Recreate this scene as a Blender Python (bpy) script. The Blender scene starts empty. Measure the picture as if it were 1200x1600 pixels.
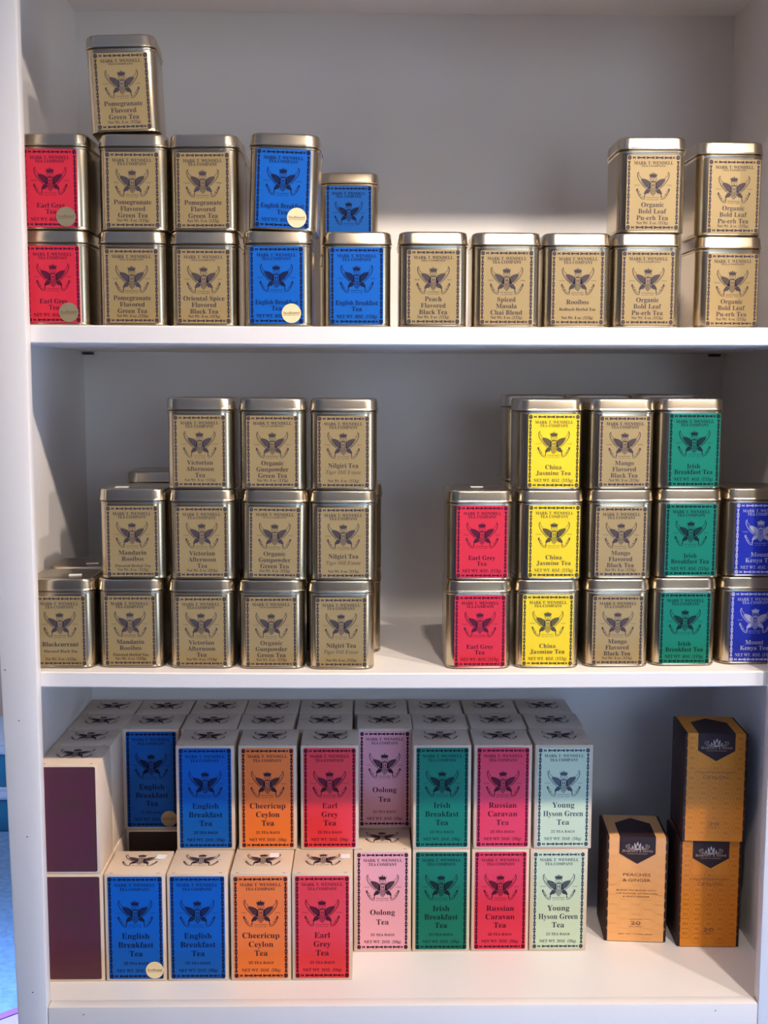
import bpy, bmesh, math, random
from mathutils import Vector, Matrix

scene = bpy.context.scene
COL = scene.collection
random.seed(7)

# ------------------------------------------------------------------ camera
cam_data = bpy.data.cameras.new('camera')
cam_data.sensor_fit = 'VERTICAL'
cam_data.sensor_height = 32.0
cam_data.lens = 1796.03 / 1600.0 * 32.0
cam_data.clip_start = 0.05
cam = bpy.data.objects.new('camera', cam_data)
COL.objects.link(cam)
RT = Vector((0.99987322, -0.01567395, 0.00280662))
UP = Vector((-0.0010638, 0.11011204, 0.99391861))
BK = -Vector((0.01588767, 0.99379559, -0.11008141))
cam.matrix_world = Matrix(((RT.x, UP.x, BK.x, 0.41303646), (RT.y, UP.y, BK.y, -1.4),
                           (RT.z, UP.z, BK.z, 0.79483018), (0, 0, 0, 1)))
scene.camera = cam

# ------------------------------------------------------------------ world, lights, exposure
scene.view_settings.view_transform = 'Standard'
scene.view_settings.look = 'None'
scene.view_settings.gamma = 1.0
scene.view_settings.exposure = -0.10
scene.view_settings.use_curve_mapping = False

world = bpy.data.worlds.new('world')
world.use_nodes = True
world.node_tree.nodes['Background'].inputs[0].default_value = (0.62, 0.78, 1.0, 1)
world.node_tree.nodes['Background'].inputs[1].default_value = 0.5
scene.world = world


def light(name, kind, loc, target, power, color, **kw):
    d = bpy.data.lights.new(name, kind)
    d.energy = power
    d.color = color
    for k, v in kw.items():
        setattr(d, k, v)
    o = bpy.data.objects.new(name, d)
    o.location = loc
    o.rotation_euler = (Vector(target) - Vector(loc)).to_track_quat('-Z', 'Y').to_euler()
    COL.objects.link(o)
    return o


WARM = (1.0, 0.85, 0.70)
DAY = (0.74, 0.87, 1.0)
# three warm track lamps on the ceiling in front of the shelves
for lx, pw in ((0.60, 34), (1.10, 84), (1.52, 58)):
    light('track_lamp_light', 'SPOT', (lx, -0.80, 1.74), (0.40 + 0.12 * lx, 0.10, 0.12), pw, WARM,
          spot_size=math.radians(100), spot_blend=1.0, shadow_soft_size=0.03)
# daylight through the two windows on the right, and through one in the far room
light('window_daylight', 'AREA', (2.62, -1.35, 0.45), (0.2, 0.3, 0.5), 12, DAY, shape='RECTANGLE', size=0.7, size_y=1.5)
light('window_daylight', 'AREA', (1.35, -3.12, 0.75), (0.5, 0.3, 0.5), 13, DAY, shape='RECTANGLE', size=0.9, size_y=1.2)
# sunshine that falls through the right window onto the carpet in front of the shelves
light('window_sunshine', 'AREA', (2.62, -1.45, 1.15), (1.05, -1.05, -0.75), 84, (0.95, 0.97, 1.0), shape='RECTANGLE', size=0.8, size_y=0.4,
      spread=math.radians(26))
light('window_daylight', 'AREA', (-2.08, 1.5, 0.55), (0.5, 2.2, -0.2), 42, (0.85, 0.90, 1.0), shape='RECTANGLE', size=0.9, size_y=1.1)
light('window_sunshine', 'AREA', (-2.08, 0.9, 0.75), (-0.5, 1.05, -0.75), 30, (0.5, 0.68, 1.0), shape='RECTANGLE', size=0.9, size_y=1.1,
      spread=math.radians(40))


# ------------------------------------------------------------------ materials
def mat(name, col, rough=0.5, metal=0.0, noise=0.0, nscale=60.0, bump=0.0, coat=0.0, bscale=None, alpha=None, spec=0.5):
    m = bpy.data.materials.new(name)
    m.use_nodes = True
    nt = m.node_tree
    b = nt.nodes['Principled BSDF']
    b.inputs['Base Color'].default_value = (*col, 1)
    b.inputs['Roughness'].default_value = rough
    b.inputs['Metallic'].default_value = metal
    b.inputs['Specular IOR Level'].default_value = spec
    if coat:
        b.inputs['Coat Weight'].default_value = coat
        b.inputs['Coat Roughness'].default_value = 0.15
    tc = nt.nodes.new('ShaderNodeTexCoord')
    if noise:
        n = nt.nodes.new('ShaderNodeTexNoise')
        n.inputs['Scale'].default_value = nscale
        n.inputs['Detail'].default_value = 4
        nt.links.new(tc.outputs['Object'], n.inputs['Vector'])
        mx = nt.nodes.new('ShaderNodeMix')
        mx.data_type = 'RGBA'
        mx.inputs[6].default_value = (*[c * (1 - noise) for c in col], 1)
        mx.inputs[7].default_value = (*[min(1, c * (1 + noise)) for c in col], 1)
        nt.links.new(n.outputs['Fac'], mx.inputs[0])
        nt.links.new(mx.outputs[2], b.inputs['Base Color'])
    if bump:
        n2 = nt.nodes.new('ShaderNodeTexNoise')
        n2.inputs['Scale'].default_value = bscale or nscale
        n2.inputs['Detail'].default_value = 5
        nt.links.new(tc.outputs['Object'], n2.inputs['Vector'])
        bp = nt.nodes.new('ShaderNodeBump')
        bp.inputs['Strength'].default_value = bump
        bp.inputs['Distance'].default_value = 0.002
        nt.links.new(n2.outputs['Fac'], bp.inputs['Height'])
        nt.links.new(bp.outputs['Normal'], b.inputs['Normal'])
    return m


M_WHITE = mat('white_paint', (0.80, 0.765, 0.765), 0.38, noise=0.02, nscale=9, bump=0.06, bscale=35)
M_BACK = mat('white_paint_back', (0.80, 0.785, 0.785), 0.42, noise=0.03, nscale=6, bump=0.08, bscale=25)
M_TIN = mat('pale_gold_tin', (0.60, 0.50, 0.365), 0.25, 1.0, noise=0.05, nscale=25)
M_LID = mat('pale_gold_lid', (0.65, 0.55, 0.41), 0.22, 1.0, noise=0.05, nscale=25)
M_CARTON = mat('cream_carton', (0.72, 0.56, 0.42), 0.55, noise=0.03, nscale=40)
M_CREAM = mat('cream_sticker', (0.85, 0.68, 0.40), 0.5)
M_GOLDST = mat('gold_sticker', (0.50, 0.42, 0.26), 0.35, 0.6)
M_PRICE = mat('white_price_sticker', (0.9, 0.9, 0.92), 0.5)
M_BROWN = mat('sticker_ink', (0.20, 0.12, 0.05), 0.6)
M_DARK = mat('dark_speck', (0.05, 0.04, 0.06), 0.7)
M_INK_TIN = mat('grey_violet_ink', (0.055, 0.042, 0.052), 0.7, spec=0.2)
M_INK_BOX = mat('dark_violet_ink', (0.035, 0.016, 0.030), 0.7, spec=0.15)

# label colour -> (label material, ink material)
LAB = {
    'gold': (mat('kraft_gold_label', (0.33, 0.232, 0.098), 0.45, 0.1, noise=0.04, nscale=50), M_INK_TIN),
    'red': (mat('red_label', (0.62, 0.022, 0.045), 0.5, noise=0.03, spec=0.3), mat('maroon_ink', (0.075, 0.008, 0.030), 0.7, spec=0.15)),
    'blue': (mat('blue_label', (0.001, 0.10, 0.44), 0.5, noise=0.03, spec=0.25), mat('navy_ink', (0.004, 0.010, 0.050), 0.7, spec=0.15)),
    'yellow': (mat('yellow_label', (0.78, 0.57, 0.02), 0.5, noise=0.03, spec=0.3), mat('olive_ink', (0.06, 0.045, 0.02), 0.6)),
    'green': (mat('green_label', (0.002, 0.16, 0.10), 0.5, noise=0.03, spec=0.25), mat('deep_green_ink', (0.003, 0.016, 0.022), 0.7, spec=0.15)),
    'royal': (mat('royal_blue_label', (0.012, 0.025, 0.36), 0.5, noise=0.03, spec=0.3), mat('silver_ink', (0.42, 0.42, 0.58), 0.5)),
    'orange': (mat('orange_label', (0.86, 0.175, 0.018), 0.45, noise=0.03), M_INK_BOX),
    'boxred': (mat('scarlet_label', (0.78, 0.028, 0.036), 0.45, noise=0.03), mat('wine_ink', (0.070, 0.005, 0.018), 0.7, spec=0.15)),
    'crimson': (mat('crimson_label', (0.70, 0.016, 0.055), 0.45, noise=0.03), mat('plum_ink', (0.075, 0.004, 0.022), 0.7, spec=0.15)),
    'pink': (mat('pink_label', (0.80, 0.36, 0.42), 0.45, noise=0.03), M_INK_BOX),
    'pale': (mat('pale_green_label', (0.58, 0.70, 0.50), 0.45, noise=0.03), mat('slate_ink', (0.035, 0.04, 0.07), 0.6)),
    'maroon': (mat('maroon_label', (0.085, 0.014, 0.030), 0.45, noise=0.1), mat('umber_ink', (0.075, 0.022, 0.022), 0.6)),
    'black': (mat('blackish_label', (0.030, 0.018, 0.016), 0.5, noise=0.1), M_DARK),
}
M_BLACKBOX = mat('black_brown_carton', (0.034, 0.015, 0.015), 0.6, noise=0.1, spec=0.25)
M_PEACH = mat('peach_orange_card', (0.90, 0.44, 0.15), 0.5, noise=0.03)
M_AMBER = mat('amber_orange_card', (0.74, 0.25, 0.020), 0.5, noise=0.03, spec=0.25)
M_PEACHD = mat('peach_pattern', (0.83, 0.385, 0.125), 0.5)
M_AMBERD = mat('amber_pattern', (0.47, 0.13, 0.012), 0.5)
M_HINK = mat('bronze_ink', (0.20, 0.065, 0.02), 0.5)
M_SILVER = mat('silver_print', (0.46, 0.40, 0.36), 0.4)
M_COPPER = mat('copper_print', (0.55, 0.30, 0.20), 0.4)
M_LINE = mat('thin_gold_line', (0.30, 0.14, 0.08), 0.5)


# ------------------------------------------------------------------ mesh helpers
class MB:
    def __init__(self):
        self.v = []
        self.f = []

    def add(self, vs, fs):
        n = len(self.v)
        self.v += [tuple(p) for p in vs]
        self.f += [tuple(i + n for i in q) for q in fs]

    def box(self, x0, x1, y0, y1, z0, z1):
        self.add([(x0, y0, z0), (x1, y0, z0), (x1, y1, z0), (x0, y1, z0), (x0, y0, z1), (x1, y0, z1), (x1, y1, z1), (x0, y1, z1)],
                 [(0, 3, 2, 1), (4, 5, 6, 7), (0, 1, 5, 4), (1, 2, 6, 5), (2, 3, 7, 6), (3, 0, 4, 7)])

    def mesh(self, name, m, smooth=None, bevel=0.0, segs=2):
        me = bpy.data.meshes.new(name)
        me.from_pydata(self.v, [], self.f)
        if bevel:
            bm = bmesh.new()
            bm.from_mesh(me)
            bmesh.ops.bevel(bm, geom=bm.edges[:], offset=bevel, segments=segs, profile=0.5, affect='EDGES')
            bm.to_mesh(me)
            bm.free()
        me.materials.append(m)
        if smooth:
            me.polygons.foreach_set('use_smooth', [True] * len(me.polygons))
            me.set_sharp_from_angle(angle=math.radians(smooth))
        me.update()
        return me


def link(name, me, parent=None, loc=(0, 0, 0), rot=(0, 0, 0), kind=None, label=None):
    o = bpy.data.objects.new(name, me)
    o.location = loc
    o.rotation_euler = rot
    if parent:
        o.parent = parent
    if kind:
        o['kind'] = kind
    if label:
        o['label'] = label
    COL.objects.link(o)
    return o


def thing(name, label, cat, loc=(0, 0, 0), rot=(0, 0, 0), group=None):
    o = link(name, None, None, loc, rot)
    o['label'] = label
    o['category'] = cat
    if group:
        o['group'] = group
    return o


def boxobj(name, x0, x1, y0, y1, z0, z1, m, parent=None, bevel=0.0, kind=None):
    b = MB()
    b.box(x0, x1, y0, y1, z0, z1)
    return link(name, b.mesh(name, m, bevel=bevel, smooth=40 if bevel else None), parent, kind=kind)


def rrect(hx, hz, r, seg=4):
    pts = []
    for cx, cz, a0 in ((hx - r, hz - r, 0), (-hx + r, hz - r, 90), (-hx + r, -hz + r, 180), (hx - r, -hz + r, 270)):
        for k in range(seg + 1):
            a = math.radians(a0 + 90 * k / seg)
            pts.append((cx + r * math.cos(a), cz + r * math.sin(a)))
    return pts


# ------------------------------------------------------------------ flat print: 2-D shapes collected as polygons
def U(s, base=0x1D400):
    o = ''
    for c in s:
        if 'A' <= c <= 'Z':
            o += chr(base + ord(c) - 65)
        elif 'a' <= c <= 'z':
            o += '\u210e' if (base == 0x1D434 and c == 'h') else chr(base + 26 + ord(c) - 97)
        elif '0' <= c <= '9' and base == 0x1D400:
            o += chr(0x1D7CE + ord(c) - 48)
        else:
            o += c
    return o


_tc = bpy.data.curves.new('type_setter', 'FONT')
_to = bpy.data.objects.new('type_setter', _tc)
COL.objects.link(_to)
_cache = {}


def glyphs(s, style):
    key = (s, style)
    if key not in _cache:
        _tc.body = U(s) if style == 'b' else U(s, 0x1D434) if style == 'i' else s
        _tc.size = 1.0
        _tc.resolution_u = 2
        dg = bpy.context.evaluated_depsgraph_get()
        ev = _to.evaluated_get(dg)
        me = ev.to_mesh()
        vs = [(v.co.x, v.co.y) for v in me.vertices]
        fs = [tuple(p.vertices) for p in me.polygons]
        ev.to_mesh_clear()
        xs = [p[0] for p in vs] or [0, 1]
        _cache[key] = (vs, fs, min(xs), max(xs))
    return _cache[key]


class Print(MB):
    """2-D shapes in (u, v) of a sheet that faces -y; u to the right, v up."""

    def __init__(self, d=0.0):
        super().__init__()
        self.d = d

    def poly(self, pts):
        a = sum(pts[i][0] * pts[(i + 1) % len(pts)][1] - pts[(i + 1) % len(pts)][0] * pts[i][1] for i in range(len(pts)))
        if a < 0:
            pts = pts[::-1]
        self.add([(u, self.d, v) for u, v in pts], [tuple(range(len(pts)))])

    def rect(self, u0, u1, v0, v1):
        self.poly([(u0, v0), (u1, v0), (u1, v1), (u0, v1)])

    def ell(self, cu, cv, ru, rv, n=10):
        self.poly([(cu + ru * math.cos(2 * math.pi * k / n), cv + rv * math.sin(2 * math.pi * k / n)) for k in range(n)])

    def ring(self, cu, cv, ru, rv, w, n=12):
        for k in range(n):
            a, b = 2 * math.pi * k / n, 2 * math.pi * (k + 1) / n
            self.poly([(cu + ru * math.cos(a), cv + rv * math.sin(a)), (cu + ru * math.cos(b), cv + rv * math.sin(b)),
                       (cu + (ru - w) * math.cos(b), cv + (rv - w) * math.sin(b)), (cu + (ru - w) * math.cos(a), cv + (rv - w) * math.sin(a))])

    def stroke(self, pts, w):
        """polyline with a width (a number or one per point)"""
        ws = w if isinstance(w, (list, tuple)) else [w] * len(pts)
        L, R = [], []
        for i, p in enumerate(pts):
            a = pts[max(0, i - 1)]
            b = pts[min(len(pts) - 1, i + 1)]
            dx, dy = b[0] - a[0], b[1] - a[1]
            l = math.hypot(dx, dy) or 1
            nx, ny = -dy / l * ws[i] / 2, dx / l * ws[i] / 2
            L.append((p[0] + nx, p[1] + ny))
            R.append((p[0] - nx, p[1] - ny))
        for i in range(len(pts) - 1):
            self.poly([R[i], R[i + 1], L[i + 1], L[i]])

    def text(self, s, cu, base, cap, wmax=None, style='b', wset=None):
        vs, fs, x0, x1 = glyphs(s, style)
        k = cap / (0.69 if style != 's' else 0.70)
        kx = k
        w = (x1 - x0) * k
        if wset:
            kx = wset / (x1 - x0)
        elif wmax and w > wmax:
            kx = wmax / (x1 - x0)
        self.add([(cu + (x - (x0 + x1) / 2) * kx, self.d, base + y * k) for x, y in vs], fs)


def eagle(P, cu, cv, hw):
    """crowned eagle crest with shield, legs and ribbon; hw = half width"""
    s = hw / 280.0

    def q(pts, mir=False):
        return [(cu + (-(x - 560) if mir else (x - 560)) * s, cv + (755 - y) * s) for x, y in pts]
    for mir in (False, True):
        # outer wing rim
        P.stroke(q([(325, 540), (306, 556), (302, 600), (318, 650), (350, 705), (395, 758), (450, 808)], mir), [x * s for x in (6, 11, 12, 11, 10, 9, 8)])
        P.stroke(q([(325, 540), (322, 575), (340, 612), (372, 640)], mir), [x * s for x in (5, 7, 7, 7)])
        # feather rows
        top = [(366, 648), (392, 646), (416, 651), (440, 657), (464, 666), (488, 680), (512, 698)]
        bot = [(372, 684), (394, 716), (416, 744), (438, 768), (460, 788), (482, 798), (508, 802)]
        for i in range(6):
            a, b, c, d = top[i], top[i + 1], bot[i + 1], bot[i]
            g = 0.06
            m = lambda p, r, t: (p[0] + (r[0] - p[0]) * t, p[1] + (r[1] - p[1]) * t)
            P.poly(q([m(a, b, g), m(b, a, g), m(c, d, g), m(d, c, g)], mir))
        P.stroke(q([(352, 650), (366, 690), (400, 738), (446, 782)], mir), 5 * s)
        # breast beside the shield
        P.poly(q([(508, 705), (518, 705), (520, 800), (500, 815), (470, 806), (492, 770)], mir))
        # thigh
        P.poly(q([(458, 806), (500, 818), (512, 842), (488, 880), (452, 884), (428, 905), (412, 888), (424, 850)], mir))
        P.poly(q([(418, 905), (434, 908), (426, 950), (414, 950)], mir))
        # ribbon
        P.stroke(q([(300, 838), (322, 890), (352, 938), (385, 966), (420, 974), (432, 950)], mir), [x * s for x in (10, 12, 10, 9, 8, 6)])
        P.stroke(q([(322, 838), (344, 882), (372, 926), (404, 950), (420, 938)], mir), 5 * s)
        P.stroke(q([(316, 862), (344, 850)], mir), 7 * s)
        P.stroke(q([(336, 904), (366, 890)], mir), 7 * s)
        P.poly(q([(286, 800), (302, 812), (318, 800), (314, 826), (326, 842), (302, 840), (286, 850), (290, 826)], mir))
        # neck, collar
        P.stroke(q([(508, 632), (512, 668), (530, 690)], mir), 7 * s)
    # crown
    P.poly(q([(506, 624), (490, 568), (516, 586), (526, 556), (544, 582), (558, 538), (572, 582), (590, 556), (600, 586), (626, 568), (610, 624)]))
    # head: brow, eyes, beak
    P.stroke(q([(514, 636), (558, 630), (602, 636)]), 7 * s)
    P.ell(cu - 22 * s, cv + 103 * s, 6 * s, 6 * s, 6)
    P.ell(cu + 18 * s, cv + 103 * s, 6 * s, 6 * s, 6)
    P.poly(q([(545, 662), (573, 662), (560, 684)]))
    P.poly(q([(520, 688), (600, 688), (596, 708), (524, 708)]))
    # shield with H
    P.stroke(q([(522, 708), (522, 792)]), 6 * s)
    P.stroke(q([(598, 708), (598, 792)]), 6 * s)
    P.stroke(q([(520, 796), (600, 796)]), 9 * s)
    P.rect(cu - 22 * s, cu - 10 * s, cv - 28 * s, cv + 32 * s)
    P.rect(cu + 10 * s, cu + 22 * s, cv - 28 * s, cv + 32 * s)
    P.rect(cu - 22 * s, cu + 22 * s, cv - 3 * s, cv + 7 * s)
    for k in range(6):
        x = 517 + k * 17.4
        d = 60 + 52 * (1 - abs(k - 2.5) / 2.5)
        P.poly(q([(x - 5, 806), (x + 5, 806), (x + 4, 806 + d), (x - 4, 806 + d)]))
    P.stroke(q([(510, 800), (516, 870), (560, 922), (604, 870), (610, 800)]), 6 * s)
    # small lettering
    for t, x, y, w in (('TRADE', 296, 750, 92), ('MARK', 824, 750, 84), ('REGISTERED', 560, 945, 200), ('U.S. PAT. OFF.', 560, 978, 200)):
        P.text(t, cu + (x - 560) * s, cv + (755 - y - 8) * s, 15 * s, style='s', wset=w * s)


def border(P, w, h):
    """corner knots, ropes of hourglass links along all four edges of a w x h label"""
    mu, mv = w * 0.040, h * 0.028 if h / w > 1.7 else h * 0.036
    hu, hv = w / 2 - mu, h / 2 - mv
    r = w * 0.038
    for a in (-1, 1):
        for b in (-1, 1):
            P.ring(a * hu * 0.99, b * hv, r, r * 1.15, r * 0.93, 10)

    def link_(c, l, t, vert):
        p = [(-l / 2, -t), (-l / 2 + l * .12, -t), (-l * .1, -t * .5), (l * .1, -t * .5), (l / 2 - l * .12, -t), (l / 2, -t),
             (l / 2, t), (l / 2 - l * .12, t), (l * .1, t * .5), (-l * .1, t * .5), (-l / 2 + l * .12, t), (-l / 2, t)]
        P.poly([(c[0] + (y if vert else x), c[1] + (x if vert else y)) for x, y in p])
    t = w * 0.025
    span = 2 * hv - 2 * r * 1.5
    n = max(8, round(span / (w * 0.135)))
    for a in (-1, 1):
        for k in range(n):
            link_((a * hu, -span / 2 + span * (k + 0.5) / n), span / n * 0.93, t, True)
    span = 2 * hu - 2 * r * 1.7
    cuts = [0, .07, .11, .30, .325, .515, .54, .73, .755, .93, .95, 1.0]
    for b in (-1, 1):
        for k in range(0, len(cuts) - 1, 2):
            c0, c1 = cuts[k], cuts[k + 1]
            link_((-span / 2 + span * (c0 + c1) / 2, b * hv), span * (c1 - c0), t * 0.92, False)


def make_print(kind, w, h, lines, opts):
    """kind 'tin' or 'box'; lines = name lines; returns a Print"""
    P = Print()
    border(P, w, h)
    Y = lambda f: h / 2 - f * h
    small = opts.get('small')
    if kind == 'tin':
        P.text('MARK T. WENDELL', 0, Y(.128 if not small else .125), w * .058, wset=w * .74)
        if small:
            P.text('TEA COMPANY', 0, Y(.156), w * .030, wset=w * .46)
        else:
            P.text('TEA COMPANY', 0, Y(.175), w * .056, wset=w * .55)
        eagle(P, 0, Y(.405), w * .325)
        if opts.get('net', '4') == 'caps':
            b0, dy, cap, nb = .748, .080, .088, .920
            if len(lines) == 3:
                b0, dy = .70, .078
        else:
            b0, dy, cap, nb = .690, .088, .088, .922
            if len(lines) == 2:
                b0 = .72
        for i, ln in enumerate(lines):
            st = 'b'
            c = cap
            if ln.startswith('~'):
                ln, st, c = ln[1:], 'i', cap * .82
            elif ln.startswith('^'):
                ln, st, c = ln[1:], 'b', cap * .62
            P.text(ln, 0, Y(b0 + i * dy), w * c * .98, wmax=w * .80, style=st)
        if opts.get('net') == 'caps':
            P.text('NET WT. 4OZ. (113g)', 0, Y(nb), w * .062, wset=w * .76)
        else:
            P.text('Net Wt. 4 oz. (113g)', 0, Y(nb), w * .052, wset=w * .60)
    else:
        P.text('MARK T. WENDELL', 0, Y(.095), w * .056, wset=w * .76)
        P.text('TEA COMPANY', 0, Y(.137), w * .056, wset=w * .55)
        eagle(P, 0, Y(.357), w * .333)
        n = len(lines)
        b0 = .603 if n == 3 else .640
        dy = .087 if n == 3 else .100
        for i, ln in enumerate(lines):
            P.text(ln, 0, Y(b0 + i * dy), w * .108, wmax=w * .77)
        P.text('25 TEA BAGS', 0, Y(.858), w * .050, wset=w * .46)
        P.text('NET WT. 2OZ. (56g)', 0, Y(.932), w * .056, wset=w * .72)
    return P


# ------------------------------------------------------------------ room
def room():
    X0, X1, Y0, Y1, Z0, Z1 = -2.2, 2.7, -3.2, 2.95, -0.75, 1.80
    carpet = mat('blue_carpet', (0.115, 0.24, 0.49), 0.95, noise=0.45, nscale=55, bump=0.9, bscale=70)
    wall = mat('lilac_white_wall', (0.42, 0.34, 0.33), 0.8, noise=0.03, nscale=3)
    ceil = mat('ceiling_paint', (0.55, 0.48, 0.44), 0.85, noise=0.02, nscale=3)
    glass = mat('window_glass', (0.9, 0.95, 1.0), 0.05)
    glass.node_tree.nodes['Principled BSDF'].inputs['Transmission Weight'].default_value = 1.0
    S = dict(kind='structure')
    boxobj('floor', X0, X1, Y0, Y1, Z0 - .05, Z0, carpet, **S)
    boxobj('ceiling', X0, X1, Y0, Y1, Z1, Z1 + .05, ceil, **S)
    boxobj('wall_left', X0 - .1, X0, Y0, Y1, Z0, Z1, wall, **S)
    boxobj('wall_far', X0, X1, Y1, Y1 + .1, Z0, Z1, wall, **S)
    boxobj('wall_back', -.03, X1, .42, .52, Z0, Z1, wall, **S)

    def holed(name, axis, pos, a0, a1, h0, h1, b0, b1):
        m = MB()
        for u0, u1, w0, w1 in ((b0, a0, Z0, Z1), (a1, b1, Z0, Z1), (a0, a1, Z0, h0), (a0, a1, h1, Z1)):
            if axis == 'x':
                m.box(pos, pos + .1, u0, u1, w0, w1)
            else:
                m.box(u0, u1, pos - .1, pos, w0, w1)
        link(name, m.mesh(name, wall), kind='structure')
    holed('wall_right', 'x', X1, -2.1, -.6, -.4, 1.3, Y0, Y1)
    holed('wall_front', 'y', Y0, .6, 2.1, 0.0, 1.5, X0, X1)
    fr = mat('window_frame_paint', (0.8, 0.8, 0.8), 0.5)
    for i, (axis, a0, a1, h0, h1, pos) in enumerate((('x', -2.1, -.6, -.4, 1.3, X1 + .05), ('y', .6, 2.1, 0., 1.5, Y0 - .05))):
        m = MB()
        c = (a0 + a1) / 2
        for u0, u1, w0, w1 in ((a0, a0 + .06, h0, h1), (a1 - .06, a1, h0, h1), (a0, a1, h0, h0 + .06), (a0, a1, h1 - .06, h1), (c - .02, c + .02, h0, h1)):
            if axis == 'x':
                m.box(pos - .02, pos + .02, u0, u1, w0, w1)
            else:
                m.box(u0, u1, pos - .02, pos + .02, w0, w1)
        w = link('window_%d' % (i + 1), m.mesh('window', fr), kind='structure')
        if axis == 'x':
            boxobj('pane', pos - .003, pos + .003, a0 + .05, a1 - .05, h0 + .05, h1 - .05, glass, w)
        else:
            boxobj('pane', a0 + .05, a1 - .05, pos - .003, pos + .003, h0 + .05, h1 - .05, glass, w)


room()

# ------------------------------------------------------------------ shelf unit
XL, XR = 0.00585, 0.92162          # opening between the stiles
WL, WR = -0.0180, 0.9640           # inner faces of the side panels
T = 0.019                          # face frame thickness
D = 0.3785                         # inner face of the back panel
Z1, H1 = 0.8662, 0.0225            # upper shelf: top, thickness
Z2, H2 = 0.4355, 0.0200            # lower shelf
ZT = 1.343
SAG1, SAG2 = 0.0012, 0.0028


def sag(x, s):
    t = (x - (WL + WR) / 2) / ((WR - WL) / 2)
    return -s * max(0.0, 1 - t * t)


unit = thing('shelf_unit', 'white painted wooden shelf unit with face frame, stocked with tea', 'shelf unit')
boxobj('side_panel', WL - .018, WL, T, D + .012, -.75, ZT + .02, M_WHITE, unit)
boxobj('side_panel', WR, WR + .018, T, D + .012, -.75, ZT + .02, M_WHITE, unit)
boxobj('back_panel', WL, WR, D, D + .012, -.05, ZT + .02, M_BACK, unit)
boxobj('top_panel', WL, WR, T, D, ZT, ZT + .02, M_WHITE, unit)
boxobj('base_board', WL, WR, T, D, -.022, 0.0, M_WHITE, unit)
for z, h, s in ((Z1, H1, SAG1), (Z2, H2, SAG2)):
    n = 24
    b = MB()
    vs, fs = [], []
    for i in range(n + 1):
        x = WL + (WR - WL) * i / n
        dz = sag(x, s)
        e = 0.0016
        for y, zz in ((T + .0005, z - e), (T + .0005 + e, z), (D, z), (D, z - h), (T + .0005 + e, z - h), (T + .0005, z - h + e)):
            vs.append((x, y, zz + dz))
    for i in range(n):
        for k in range(6):
            a, c = i * 6 + k, i * 6 + (k + 1) % 6
            fs.append((a, a + 6, c + 6, c))
    fs += [tuple(range(5, -1, -1))[::-1], tuple(n * 6 + k for k in range(5, -1, -1))]
    b.add(vs, fs)
    me = b.mesh('shelf_board', M_WHITE)
    bm = bmesh.new()
    bm.from_mesh(me)
    bmesh.ops.recalc_face_normals(bm, faces=bm.faces[:])
    bm.to_mesh(me)
    bm.free()
    link('shelf_board', me, unit)
_sb = MB()
_sb.add([(-.0216, 0, -.75), (XL, 0, -.75), (XL, T, -.75), (-.0216, T, -.75), (-.0535, 0, 1.40), (XL, 0, 1.40), (XL, T, 1.40), (-.0535, T, 1.40)],
        [(0, 3, 2, 1), (4, 5, 6, 7), (0, 1, 5, 4), (1, 2, 6, 5), (2, 3, 7, 6), (3, 0, 4, 7)])
stile_l = link('face_stile', _sb.mesh('face_stile', M_WHITE, bevel=.0022, smooth=40), unit)   # planed a little narrower towards the floor
stile_r = boxobj('face_stile', XR, .972, 0, T, -.75, 1.40, M_WHITE, unit, bevel=.0022)
rail = boxobj('bottom_rail', XL + .0006, XR - .0006, .0003, T, -.09, 0.0006, M_WHITE, unit, bevel=.0016)
boxobj('top_rail', XL, XR, .0003, T, 1.264, 1.40, M_WHITE, unit, bevel=.0016)
boxobj('base_door', XL, XR, .002, T, -.75, -.092, M_WHITE, unit)
for par, x, z in ((stile_l, -.0332, .4425), (stile_l, -.0180, .378), (stile_l, -.0125, .2280), (stile_l, -.0120, .0215), (rail, .052, -.0090), (rail, .866, -.0085)):
    b = Print(-.0004)
    b.ell(x, z, .0011, .0008, 7)
    link('nail_hole', b.mesh('nail_hole', M_DARK), par)
for x0, x1 in ((WL + .001, WL + .016), (WR - .024, WR - .008)):
    boxobj('shelf_bracket', x0, x1, D - .012, D - .001, Z1 - H1 - .0045, Z1 - H1 - .0012, M_DARK, unit)

# ------------------------------------------------------------------ tins
TH = 0.1148      # height with lid, and a hair of air
BH = 0.0415      # half width of the body
LH = 0.0427      # half width of the lid
LW, LHT = 0.0650, 0.0935   # label


def loft(rings, seg=6):
    """rings: (half, radius, z); closed top and bottom"""
    b = MB()
    vs, fs = [], []
    n = 4 * (seg + 1)
    for h, r, z in rings:
        vs += [(x, y, z) for x, y in rrect(h, h, r, seg)]
    for i in range(len(rings) - 1):
        for k in range(n):
            a, c = i * n + k, i * n + (k + 1) % n
            fs.append((a, c, c + n, a + n))
    fs.append(tuple(range(n))[::-1])
    fs.append(tuple((len(rings) - 1) * n + k for k in range(n)))
    b.add(vs, fs)
    return b


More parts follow.
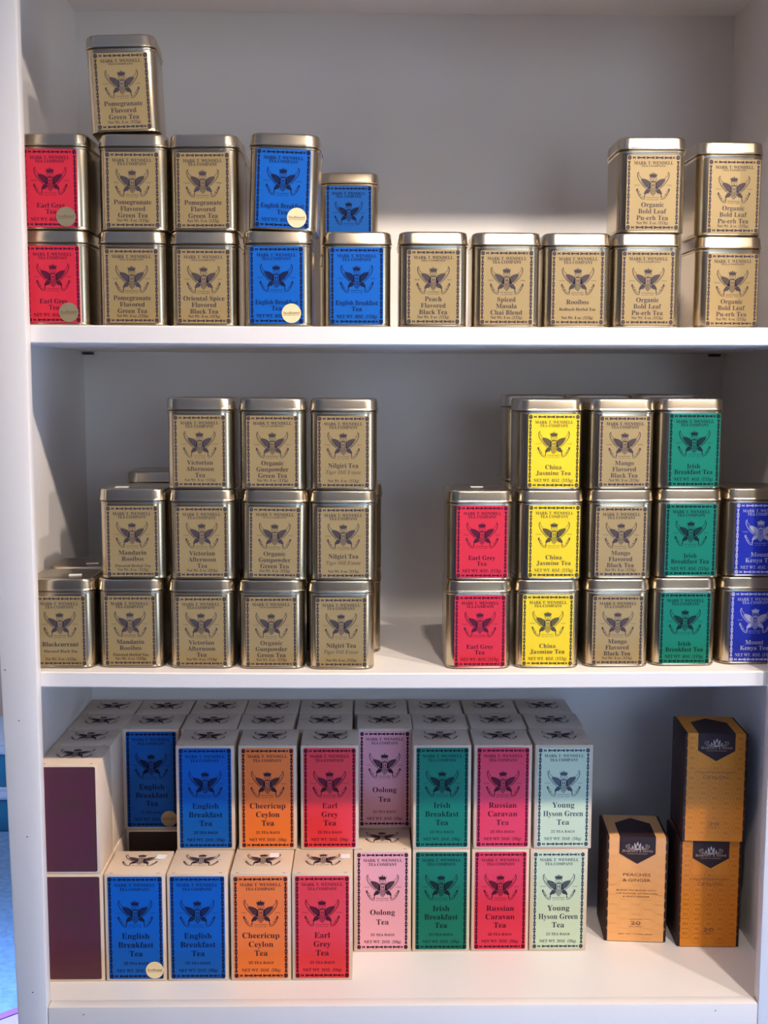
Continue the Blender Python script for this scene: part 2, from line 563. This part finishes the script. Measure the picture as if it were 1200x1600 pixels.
me_body = loft([(BH - .0012, .0145, 0), (BH + .0002, .0156, .0007), (BH + .0004, .0158, .0018), (BH - .0002, .0154, .0030), (BH, .0155, .0042), (BH, .0155, .0955),
                (BH + .0006, .0160, .0958), (BH + .0010, .0163, .0966), (BH + .0009, .0162, .0974), (BH - .0002, .0154, .0980), (BH - .0008, .0150, .0990)]).mesh('tin_body', M_TIN, smooth=50)
me_lid = loft([(BH - .0008, .0150, .0993), (LH + .0001, .0168, .0994), (LH + .0006, .0173, .0998), (LH + .0007, .0174, .1004), (LH + .0002, .0170, .1011), (LH - .0001, .0168, .1018),
               (LH - .0011, .0160, .1119), (LH - .0019, .0154, .1134), (LH - .0034, .0141, .1143), (LH - .0050, .0126, .1145),
               (LH - .0066, .0112, .1141), (LH - .0074, .0105, .1138)]).mesh('tin_lid', M_LID, smooth=50)
_lab = {}


def label_mesh(col, w, h, r=.002):
    key = (col, w, h)
    if key not in _lab:
        p = rrect(w / 2, h / 2, r, 3)
        n = len(p)
        b = MB()
        b.add([(x, 0, z) for x, z in p] + [(x, -.0005, z) for x, z in p],
              [tuple(n + k for k in range(n))] + [(k, (k + 1) % n, n + (k + 1) % n, n + k) for k in range(n)])
        _lab[key] = b.mesh('front_label', LAB[col][0])
    return _lab[key]


FLAV = {   # key: (label colour, name lines, options)
    'earl': ('red', ['Earl Grey', 'Tea'], {'net': 'caps'}),
    'pome': ('gold', ['Pomegranate', 'Flavored', 'Green Tea'], {'small': 1}),
    'pome2': ('gold', ['Pomegranate', 'Flavored', 'Green Tea'], {}),
    'spice': ('gold', ['Oriental Spice', 'Flavored', 'Black Tea'], {'small': 1}),
    'engl': ('blue', ['English Breakfast', 'Tea'], {'net': 'caps'}),
    'peach': ('gold', ['Peach', 'Flavored', 'Black Tea'], {'small': 1}),
    'chai': ('gold', ['Spiced', 'Masala', 'Chai Blend'], {}),
    'rooi': ('gold', ['Rooibos', '^Redbush Herbal Tea'], {}),
    'puer': ('gold', ['Organic', 'Bold Leaf', 'Pu-erh Tea'], {'small': 1}),
    'black': ('gold', ['Blackcurrant', '^Flavored Black Tea'], {}),
    'mand': ('gold', ['Mandarin', 'Rooibos', '^Flavored Herbal Tea'], {}),
    'vict': ('gold', ['Victorian', 'Afternoon', 'Tea'], {}),
    'gunp': ('gold', ['Organic', 'Gunpowder', 'Green Tea'], {'small': 1}),
    'nilg': ('gold', ['Nilgiri Tea', '~Tiger Hill Estate'], {}),
    'jasm': ('yellow', ['China', 'Jasmine Tea'], {'net': 'caps'}),
    'mang': ('gold', ['Mango', 'Flavored', 'Black Tea'], {}),
    'irish': ('green', ['Irish', 'Breakfast Tea'], {'net': 'caps'}),
    'keny': ('royal', ['Mount', 'Kenya Tea'], {'net': 'caps'}),
}
_print = {}


def print_mesh(kind, key, col, lines, opts, w, h):
    k = (kind, key, col)
    if k not in _print:
        _print[k] = make_print(kind, w, h, lines, opts).mesh('label_print', LAB[col][1])
    return _print[k]


def disc(r, m, name, th=.0004, n=28):
    b = MB()
    p = [(r * math.cos(2 * math.pi * k / n), r * math.sin(2 * math.pi * k / n)) for k in range(n)]
    b.add([(x, 0, z) for x, z in p] + [(x, -th, z) for x, z in p], [tuple(n + k for k in range(n))] + [(k, (k + 1) % n, n + (k + 1) % n, n + k) for k in range(n)])
    return b.mesh(name, m)


me_stick = {'cream': disc(.0118, M_CREAM, 'round_sticker'), 'gold': disc(.0118, M_GOLDST, 'round_sticker')}
_sp = Print()
_sp.text('Decaffeinated', 0, -.0009, .0030, wset=.0195)
_sp.stroke([(-.0098, -.0022), (.0098, -.0022)], .0004)
me_stickp = _sp.mesh('sticker_print', M_BROWN)


def price(parent, x, y, z, rot=0.1, w=.016, h=.011):
    b = MB()
    b.box(-w / 2, w / 2, -h / 2, h / 2, 0, .0003)
    o = link('price_sticker', b.mesh('price_sticker', M_PRICE), parent, (x, y, z), (0, 0, rot))
    return o


def tin(flav, x, yface, z, label, yaw=0.0, tilt=0.0, lx=0.0, sticker=None, tag=None, back=False, group=None, hs=1.0, sx=.018):
    """front face of the body at y = yface"""
    t = thing('tea_tin', label, 'tin', (x, yface + BH, z + .0008), (0, tilt, yaw), group)
    if hs != 1.0:
        t.scale = (1, 1, hs)
    link('body', me_body, t)
    lid = link('lid', me_lid, t)
    col, lines, opts = FLAV[flav]
    lh = .0895 if col == 'gold' else .0925
    zc = (.0925 if col == 'gold' else .0952) - lh / 2
    lb = link('front_label', label_mesh(col, LW, lh), t, (lx, -BH - .00005, zc))
    link('label_print', print_mesh('tin', flav, col, lines, opts, LW, lh), lb, (0, -.0007, 0))
    if sticker:
        st = link('round_sticker', me_stick[sticker], lb, (sx, -.0008, -lh / 2 + .0125))
        # print sits on the sticker: third level is the limit, so it hangs on the label
        link('sticker_print', me_stickp, lb, (sx, -.0013, -lh / 2 + .0125), (0, -.03, 0))
    if tag:
        price(lid, tag[0], tag[1], .1139, tag[2] if len(tag) > 2 else .1)
    return t


G = 'square tea tins on the shelves'
# --- upper shelf, front row; (flavour, x, face depth, level, label, extras)
lab = lambda a, b: ('gold tea tin, %s label, %s' % (a, b)) if a != 'unseen' else 'gold tea tin, ' + b
zs1 = lambda x: Z1 + sag(x, SAG1)
zs2 = lambda x: Z2 + sag(x, SAG2)
TOP = [
    ('earl', .0316, .035, 0, lab('red earl grey', 'lower one beside the left stile, top shelf'), dict(sticker='gold', lx=-.001)),
    ('earl', .0334, .035, 1, lab('red earl grey', 'upper one beside the left stile, top shelf'), dict(sticker='gold', lx=-.003)),
    ('pome', .1265, .035, 0, lab('kraft pomegranate', 'lowest of the three-high pomegranate stack'), {}),
    ('pome2', .1295, .035, 1, lab('kraft pomegranate', 'middle of the three-high pomegranate stack'), {}),
    ('spice', .2142, .035, 0, lab('kraft oriental spice', 'bottom of its stack on the top shelf'), {}),
    ('pome2', .2170, .034, 1, lab('kraft pomegranate', 'standing on the oriental spice tin'), dict(yaw=-.05)),
    ('engl', .3056, .024, 0, lab('blue english breakfast', 'cream sticker, under a tilted one'), dict(sticker='cream', lx=-.0015)),
    ('engl', .3115, .024, 1, lab('blue english breakfast', 'cream sticker, tilted, on another'), dict(sticker='cream', tilt=math.radians(2.2), yaw=-.02)),
    ('engl', .4018, .030, 0, lab('blue english breakfast', 'no sticker, beside the peach tin'), {}),
    ('engl', .3884, .280, 0, lab('blue english breakfast', 'lower one at the back wall'), {}),
    ('engl', .3884, .280, 1, lab('blue english breakfast', 'upper one at the back wall'), dict(hs=1.0)),
    ('peach', .4953, .025, 0, lab('kraft peach black tea', 'single on the top shelf'), {}),
    ('chai', .5856, .030, 0, lab('kraft spiced masala chai', 'single on the top shelf'), {}),
    ('rooi', .6736, .033, 0, lab('kraft rooibos redbush', 'single on the top shelf'), {}),
    ('puer', .7602, .033, 0, lab('kraft pu-erh', 'lower one beside the rooibos tin'), {}),
    ('puer', .7632, .033, 1, lab('kraft pu-erh', 'upper one, nearer the rooibos tin'), {}),
    ('puer', .8688, .060, 0, lab('kraft pu-erh', 'lower one by the right stile'), dict(yaw=.03, lx=.003)),
    ('puer', .8672, .060, 1, lab('kraft pu-erh', 'upper one by the right stile'), dict(yaw=.02, lx=.003)),
]
for fl, x, y, lv, lb, ex in TOP:
    tin(fl, x, y, zs1(x) + lv * TH, lb, group=G, **ex)
# the leaning third tin of the pomegranate stack: its left bottom edge rests on the lid below
tin('pome', .1190, .040, zs1(.12) + 2 * TH + .0023, lab('kraft pomegranate', 'leaning at the top of its stack'), tilt=math.radians(-2.6), yaw=.05, group=G)

MID = [
    ('black', .0262, .037, 0, lab('kraft blackcurrant', 'price tag on its lid'), dict(tag=(.012, -.006, .2))),
    ('black', .0258, .135, 0, lab('unseen', 'price tag on lid, behind the blackcurrant tin'), dict(tag=(.012, -.010, .2))),
    ('mand', .1135, .043, 0, lab('kraft mandarin rooibos', 'lower one of two'), {}),
    ('mand', .1186, .043, 1, lab('kraft mandarin rooibos', 'upper one of two'), dict(tag=(-.018, -.012, -.05))),
    ('mand', .1060, .275, 0, lab('unseen', 'low at the back wall behind the mandarin rooibos tins'), {}),
    ('mand', .1060, .275, 1, lab('unseen', 'only its lid showing behind the upper mandarin rooibos tin'), dict(hs=1.035)),
    ('vict', .2040, .041, 0, lab('kraft victorian afternoon', 'bottom of three'), {}),
    ('vict', .2065, .041, 1, lab('kraft victorian afternoon', 'middle of three'), {}),
    ('vict', .2055, .041, 2, lab('kraft victorian afternoon', 'top of three'), {}),
    ('gunp', .2931, .040, 0, lab('kraft gunpowder green', 'bottom of three'), {}),
    ('gunp', .2977, .040, 1, lab('kraft gunpowder green', 'middle of three'), dict(tilt=.012)),
    ('gunp', .2962, .040, 2, lab('kraft gunpowder green', 'top of three'), {}),
    ('nilg', .3820, .038, 0, lab('kraft nilgiri', 'bottom of three'), {}),
    ('nilg', .3849, .038, 1, lab('kraft nilgiri', 'middle of three'), {}),
    ('nilg', .3858, .038, 2, lab('kraft nilgiri', 'top of three'), dict(yaw=-.02)),
    ('nilg', .3915, .131, 0, lab('unseen', 'low behind the nilgiri stack'), {}),
    ('nilg', .3925, .131, 1, lab('unseen', 'upper one behind the nilgiri stack'), {}),
    ('earl', .5571, .040, 0, lab('red earl grey', 'lower of two beside the jasmine stack'), dict(yaw=.02, lx=.001)),
    ('earl', .5582, .040, 1, lab('red earl grey', 'upper of two beside the jasmine stack'), dict(tag=(.0, .015, 0), lx=.002)),
    ('jasm', .6461, .043, 0, lab('yellow china jasmine', 'bottom of three'), {}),
    ('jasm', .6480, .043, 1, lab('yellow china jasmine', 'middle of three'), dict(lx=.004)),
    ('jasm', .6455, .043, 2, lab('yellow china jasmine', 'top of three'), dict(lx=.004)),
    ('mang', .7365, .046, 0, lab('kraft mango', 'bottom of three'), {}),
    ('mang', .7379, .046, 1, lab('kraft mango', 'middle of three'), {}),
    ('mang', .7365, .046, 2, lab('kraft mango', 'top of three'), dict(yaw=.03, lx=.002)),
    ('irish', .8243, .050, 0, lab('green irish breakfast', 'bottom of three'), {}),
    ('irish', .8271, .050, 1, lab('green irish breakfast', 'middle of three'), dict(lx=.001)),
    ('irish', .8258, .050, 2, lab('green irish breakfast', 'top of three'), dict(lx=.003)),
    ('keny', .9138, .055, 0, lab('royal blue mount kenya', 'lower of two behind right stile'), dict(lx=.003)),
    ('keny', .9165, .055, 1, lab('royal blue mount kenya', 'upper of two behind right stile'), dict(lx=.003)),
]
for fl, x, y, lv, lb, ex in MID:
    tin(fl, x, y, zs2(x) + lv * TH * (1.0 if ex.get('hs') is None else 1.0), lb, group=G, **ex)
for fl, x, y, nm, tg in (('jasm', .6420, .136, 'yellow jasmine', (.004, -.012, 0)), ('mang', .7300, .139, 'mango', (.004, -.012, 0)), ('irish', .8215, .143, 'green irish breakfast', (.004, -.012, 0))):
    for lv, w in enumerate(('bottom', 'middle', 'top')):
        tin(fl, x, y, zs2(x) + lv * TH * 1.012, 'gold tea tin, %s one of the stack behind the %s tins' % (w, nm),
            hs=1.012, tag=tg if lv == 2 else None, group=G)

for z0, xs, y in ((zs1, (.0335, .1280, .2150), .127), (zs2, (.2040, .2950), .133)):
    for x in xs:
        for lv in (0, 1):
            tin('pome2', x, y, z0(x) + lv * TH, 'gold tea tin out of sight in the second row, behind a front stack', group='hidden tins of the second row')

# ------------------------------------------------------------------ tea boxes
BW, BD, BHT = 0.0802, 0.0755, 0.1500
LBW, LBH = 0.0722, 0.1425
b = MB()
b.box(-BW / 2, BW / 2, 0, BD, .0004, BHT - .0002)
me_carton = b.mesh('carton', M_CARTON, bevel=.0008, smooth=40)
_tp = Print()
eagle(_tp, 0, .006, .0245)
_nb = MB()
_nb.box(-.0022, .0022, -.0004, .0004, 0, .0002)
me_notch = _nb.mesh('flap_notch', M_BROWN)
me_top = bpy.data.meshes.new('top_emblem')
me_top.from_pydata([(x, z, 0.0) for x, y, z in _tp.v], [], _tp.f)
me_top.materials.append(M_INK_BOX)

BOX = {
    'engl': ('blue', ['English', 'Breakfast', 'Tea'], 'blue english breakfast'),
    'cheer': ('orange', ['Cheericup', 'Ceylon', 'Tea'], 'orange ceylon'),
    'earl': ('boxred', ['Earl', 'Grey', 'Tea'], 'scarlet earl grey'),
    'ool': ('pink', ['Oolong', 'Tea'], 'pink oolong'),
    'irish': ('green', ['Irish', 'Breakfast', 'Tea'], 'green irish breakfast'),
    'russ': ('crimson', ['Russian', 'Caravan', 'Tea'], 'crimson russian caravan'),
    'hyson': ('pale', ['Young', 'Hyson Green', 'Tea'], 'pale green young hyson'),
    'maroon': ('maroon', [], 'dark maroon'),
    'dark': ('black', [], 'blackish'),
}
GB = 'cream tea bag boxes on the bottom shelf'


def teabox(key, x, y, z, label, yaw=0.0, sticker=None, tag=None, front=True, group=GB):
    t = thing('tea_box', label, 'box', (x, y, z), (0, 0, yaw), group)
    link('carton', me_carton, t)
    link('top_emblem', me_top, t, (0, BD / 2, BHT + .0003))
    if front:
        col, lines, nm = BOX[key]
        lb = link('front_label', label_mesh(col, LBW, LBH), t, (0, -.00005, BHT / 2 - .0002))
        if key != 'dark':
            link('label_print', print_mesh('box', key, col, lines, {}, LBW, LBH), lb, (0, -.0007, 0))
        for a in (-1, 1):
            link('flap_notch', me_notch, t, (a * .031, .0016, BHT + .0001))
        if sticker:
            link('round_sticker', me_stick[sticker], lb, (.0245, -.0008, -LBH / 2 + .0125))
            link('sticker_print', me_stickp, lb, (.0245, -.0013, -LBH / 2 + .0125))
    if tag:
        price(t, tag[0], BD / 2 + tag[1], BHT + .0004, tag[2], w=.013, h=.014)
    return t


R = {1: .2965, 2: .2195, 3: .1425, 4: .0655}
CN = ['', 'first', 'second', 'third', 'fourth', 'fifth', 'sixth', 'seventh', 'eighth', 'ninth']
# x of each column's boxes: back row, second row, third row (upper layer)
X1_ = [0, .0232, .1052, .1880, .2700, .3530, .4365, .5200, .6040, .6882]
X2_ = [0, .0232, .1050, .1865, .2685, .3535, .4385, .5225, .6070, .6910]
KEY = [0, 'maroon', 'engl', 'engl', 'cheer', 'earl', 'ool', 'irish', 'russ', 'hyson']
blab = lambda a, b: 'cream tea box, %s label, %s' % (a, b)
FRONT_UP = {1: (4, .0226), 2: (2, .1030), 3: (3, .1915), 4: (3, .2775), 5: (3, .3635), 6: (2, .4409), 7: (3, .5195), 8: (3, .6040), 9: (3, .6885)}
FRONT_LO = {1: (4, .0246), 2: (4, .1072), 3: (4, .1898), 4: (4, .2738), 5: (4, .3555), 6: (3, .4372), 7: (3, .5195), 8: (3, .6025), 9: (3, .6845)}
for c in range(1, 10):
    fr, fx = FRONT_UP[c]
    nm = BOX[KEY[c]][2]
    where = {1: 'upper one beside the left stile', 2: 'set back over a blackish one', 3: 'upper layer, beside the orange one'}.get(c, 'upper layer')
    teabox(KEY[c], fx, R[fr], BHT, blab(nm, where), sticker='gold' if c == 2 else None)
    for r in range(1, fr):
        x = X1_[c] if r == 1 else X2_[c] if r == 2 else FRONT_UP[c][1]
        rn = {1: 'back row', 2: 'second row from the back', 3: 'third row from the back'}[r]
        teabox(KEY[c], x, R[r], BHT, 'cream tea box with crested top, %s, %s column from the left' % (rn, CN[c]), front=(c == 1))
    lr, lx = FRONT_LO[c]
    where = {1: 'lower one beside the left stile', 2: 'round cream sticker, bottom layer', 3: 'bottom layer, beside the orange one'}.get(c, 'bottom layer')
    teabox(KEY[c], lx, R[lr], 0.0, blab(nm, where), sticker='cream' if c == 2 else None,
           tag={2: (.026, .016, -.12), 4: (.014, .020, .05), 5: (.030, .016, .05)}.get(c))
    for r in range(1, lr):
        if c == 2 and r == 3:
            continue
        x = X1_[c] if r == 1 else X2_[c] if r == 2 else FRONT_LO[c][1]
        if c == 2 and r == 2:
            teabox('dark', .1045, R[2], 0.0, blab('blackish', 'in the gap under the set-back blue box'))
        else:
            teabox(KEY[c], x, R[r], 0.0, 'cream tea box out of sight in the bottom layer, behind the front boxes', front=False,
                   group='hidden boxes of the bottom layer')

# ------------------------------------------------------------------ black and orange boxes
HW, HD, HH = .0875, .0835, .1560


def hexbox(x, y, z, yaw, card, pat, lines, label, blurb):
    t = thing('tea_box', label, 'box', (x, y, z), (0, 0, yaw), 'black and orange tea boxes')
    b = MB()
    b.box(-HW / 2, HW / 2, 0, HD, .0004, HH)
    link('carton', b.mesh('carton', M_BLACKBOX, bevel=.0012, smooth=40), t)
    # orange card wrapped over front and top
    w, o = HW / 2 - .0040, .0006
    b = MB()
    b.add([(-w, -o, .001), (w, -o, .001), (w, -o, HH + o), (-w, -o, HH + o), (-w, HD - .001, HH + o), (w, HD - .001, HH + o),
           (-w, .0, .001), (w, 0., .001), (-w, 0, HH), (w, 0, HH), (-w, HD - .001, HH), (w, HD - .001, HH)],
          [(0, 1, 2, 3), (3, 2, 5, 4), (0, 3, 8, 6), (1, 7, 9, 2), (3, 4, 10, 8), (2, 9, 11, 5), (4, 5, 11, 10), (0, 6, 7, 1)])
    wrap = link('card_wrap', b.mesh('card_wrap', card), t)
    # black pentagon flap on front and top
    fw = .0255
    for nm, pts in (('front', [(-fw, HH - .0240), (0, HH - .0390), (fw, HH - .0240), (fw, HH + .0011), (-fw, HH + .0011)]),):
        b = MB()
        f = [(u, -.0012, v) for u, v in pts]
        g = [(u, -.0005, v) for u, v in pts]
        n = 5
        b.add(f + g, [tuple(range(n))] + [(k, n + k, n + (k + 1) % n, (k + 1) % n) for k in range(n)])
        tp = [(-fw, -.0012), (fw, -.0012), (fw, HD * .60), (0, HD * .84), (-fw, HD * .60)]
        n = 5
        b.add([(u, v, HH + .0012) for u, v in tp] + [(u, v, HH + .0005) for u, v in tp],
              [tuple(range(n))] + [(k, n + k, n + (k + 1) % n, (k + 1) % n) for k in range(n)])
        flap = link('crest_flap', b.mesh('crest_flap', M_BLACKBOX), t)
    P = Print(-.0014)
    P.text('HARNEY & SONS', 0, HH - .0215, .0032, wset=.0430)
    link('brand_print', P.mesh('brand_print', M_COPPER), flap)
    P = Print(-.0014)
    zc = HH - .0130
    P.poly([(0, zc + .0070), (.0016, zc + .0040), (.0010, zc + .0010), (-.0010, zc + .0010), (-.0016, zc + .0040)])
    for a in (-1, 1):
        P.poly([(a * .0016, zc + .0012), (a * .0044, zc + .0052), (a * .0050, zc + .0016), (a * .0042, zc - .0022), (a * .0012, zc - .0026)])
        P.poly([(a * .0050, zc - .0022), (a * .0076, zc + .0012), (a * .0084, zc - .0010), (a * .0068, zc - .0036)])
        P.stroke([(a * .0064, zc - .0042), (a * .0120, zc - .0018), (a * .0146, zc + .0012), (a * .0128, zc + .0030), (a * .0108, zc + .0016), (a * .0120, zc + .0002)], .0007)
        P.stroke([(a * .0060, zc - .0046), (a * .0130, zc - .0040), (a * .0165, zc - .0008), (a * .0160, zc + .0022)], .0006)
    P.rect(-.0050, .0050, zc - .0052, zc - .0030)
    P.text('MASTER TEA BLENDERS', 0, HH - .0246, .0013, style='s', wset=.0280)
    link('crest_print', P.mesh('crest_print', M_SILVER), flap)
    # hexagon ground pattern on the card
    P = Print(-.0008)
    pit = .0165
    for i in range(-3, 4):
        for j in range(-1, 13):
            cx, cz = i * pit, .006 + j * pit * .87 + (pit * .43 if i % 2 else 0)
            if abs(cx) > w - .006 or cz < .007 or cz > HH - .047 and abs(cx) < fw + .003 or cz > HH - .006:
                continue
            r = .0083
            hx = [(cx + r * math.cos(math.pi / 3 * k), cz + r * math.sin(math.pi / 3 * k)) for k in range(6)]
            for k in range(6):
                P.stroke([hx[k], hx[(k + 1) % 6]], .0005)
            if card is M_AMBER:
                P.text('HS', cx, cz - .0020, .0040, style='b')
    pp = link('pattern_print', P.mesh('pattern_print', pat), wrap)
    for nm, keep in (('name_print', lambda v: v > .05), ('count_print', lambda v: v <= .05)):
        P = Print(-.0009)
        for s, cap, v, ws in lines:
            if keep(v):
                P.text(s, 0, v, cap, style='s', wset=ws)
        link(nm, P.mesh(nm, M_HINK), wrap)
    # thin gold outline on the side
    b = MB()
    for (y0, z0, y1, z1) in ((.012, .012, .012, HH - .035), (.012, HH - .035, HD * .5, HH - .012), (HD * .5, HH - .012, HD - .012, HH - .035), (HD - .012, HH - .035, HD - .012, .012), (HD - .012, .012, .012, .012), (.004, .004, .004, HH - .004)):
        dy, dz = y1 - y0, z1 - z0
        l = math.hypot(dy, dz)
        ny, nz = -dz / l * .0003, dy / l * .0003
        for sx in (-1, 1):
            xx = sx * (HW / 2 + .0003)
            b.add([(xx, y0 + ny, z0 + nz), (xx, y1 + ny, z1 + nz), (xx, y1 - ny, z1 - nz), (xx, y0 - ny, z0 - nz)], [(0, 1, 2, 3)])
    link('side_outline', b.mesh('side_outline', M_LINE), t)
    return t


pe = [('PEACHES', .0044, .0985, .0390), ('& GINGER', .0044, .0905, .0390), ('BLACK TEA BLEND WITH', .0020, .0765, .0560),
      ('THE FLAVOR OF PEACHES', .0020, .0718, .0600), ('& SPICY GINGER', .0020, .0671, .0380), ('CONTAINS', .0014, .0335, .0180),
      ('20', .0052, .0258, .0145), ('SACHETS', .0014, .0225, .0180), ('NET WT 1.4 OZ (40G)', .0018, .0110, .0480)]
ce = [('DECAFFEINATED', .0024, .1000, .0560), ('CEYLON', .0046, .0915, .0350), ('20', .0054, .0235, .0145), ('SACHETS', .0014, .0200, .0180)]
hexbox(.8005, .1685, 0, math.radians(-4.2), M_PEACH, M_PEACHD, pe, 'black tea box with peach-coloured card, peaches and ginger, standing alone', '')
hexbox(.9005, .1520, 0, math.radians(-2.0), M_AMBER, M_AMBERD, ce, 'black tea box with amber card, decaffeinated ceylon, lower of two', '')
hexbox(.9020, .1480, HH + .0014, math.radians(-3.6), M_AMBER, M_AMBERD, ce, 'black tea box with amber card, decaffeinated ceylon, upper of two', '')

# ------------------------------------------------------------------ what shows past the unit on the left
bin_b = mat('blue_bin_plastic', (0.03, 0.22, 0.42), 0.3, noise=0.1, nscale=8)
bin_l = mat('pale_bin_lid', (0.42, 0.56, 0.85), 0.4)
for z, w in ((-.75, 'lower'), (-.5905, 'upper')):
    t = thing('storage_bin', 'teal blue plastic storage bin with pale lid, %s of two on the carpet' % w, 'bin', (-.98, 2.62, z), (0, 0, 0), 'stacked storage bins')
    m = MB()
    m.add([(-.22, -.16, 0), (.22, -.16, 0), (.22, .16, 0), (-.22, .16, 0), (-.245, -.185, .128), (.245, -.185, .128), (.245, .185, .128), (-.245, .185, .128)],
          [(0, 3, 2, 1), (4, 5, 6, 7), (0, 1, 5, 4), (1, 2, 6, 5), (2, 3, 7, 6), (3, 0, 4, 7)])
    link('body', m.mesh('bin_body', bin_b, bevel=.008, smooth=40), t)
    m = MB()
    m.box(-.255, .255, -.195, .195, .126, .145)
    m.box(-.22, .22, -.16, .16, .1445, .159)
    link('lid', m.mesh('bin_lid', bin_l, bevel=.004, smooth=40), t)
m_rug = mat('purple_mat', (0.24, 0.09, 0.34), 0.9, noise=0.2, nscale=80)
t = thing('floor_mat', 'purple floor mat with pale border lying on the blue carpet', 'mat', (-0.2217, 0.9961, -.75), (0, 0, math.radians(40)))
boxobj('mat_field', -.50, .50, -.36, .36, 0, .008, mat('pale_mat', (0.30, 0.24, 0.42), .9, noise=.15, nscale=60), t)
b = MB()
for q in ((-.54, .54, .36, .385), (-.54, .54, -.385, -.36), (-.54, -.50, -.36, .36), (.50, .54, -.36, .36)):
    b.box(q[0], q[1], q[2], q[3], 0, .010)
link('mat_edging', b.mesh('mat_edging', m_rug), t)

bpy.data.objects.remove(_to)
bpy.data.curves.remove(_tc)
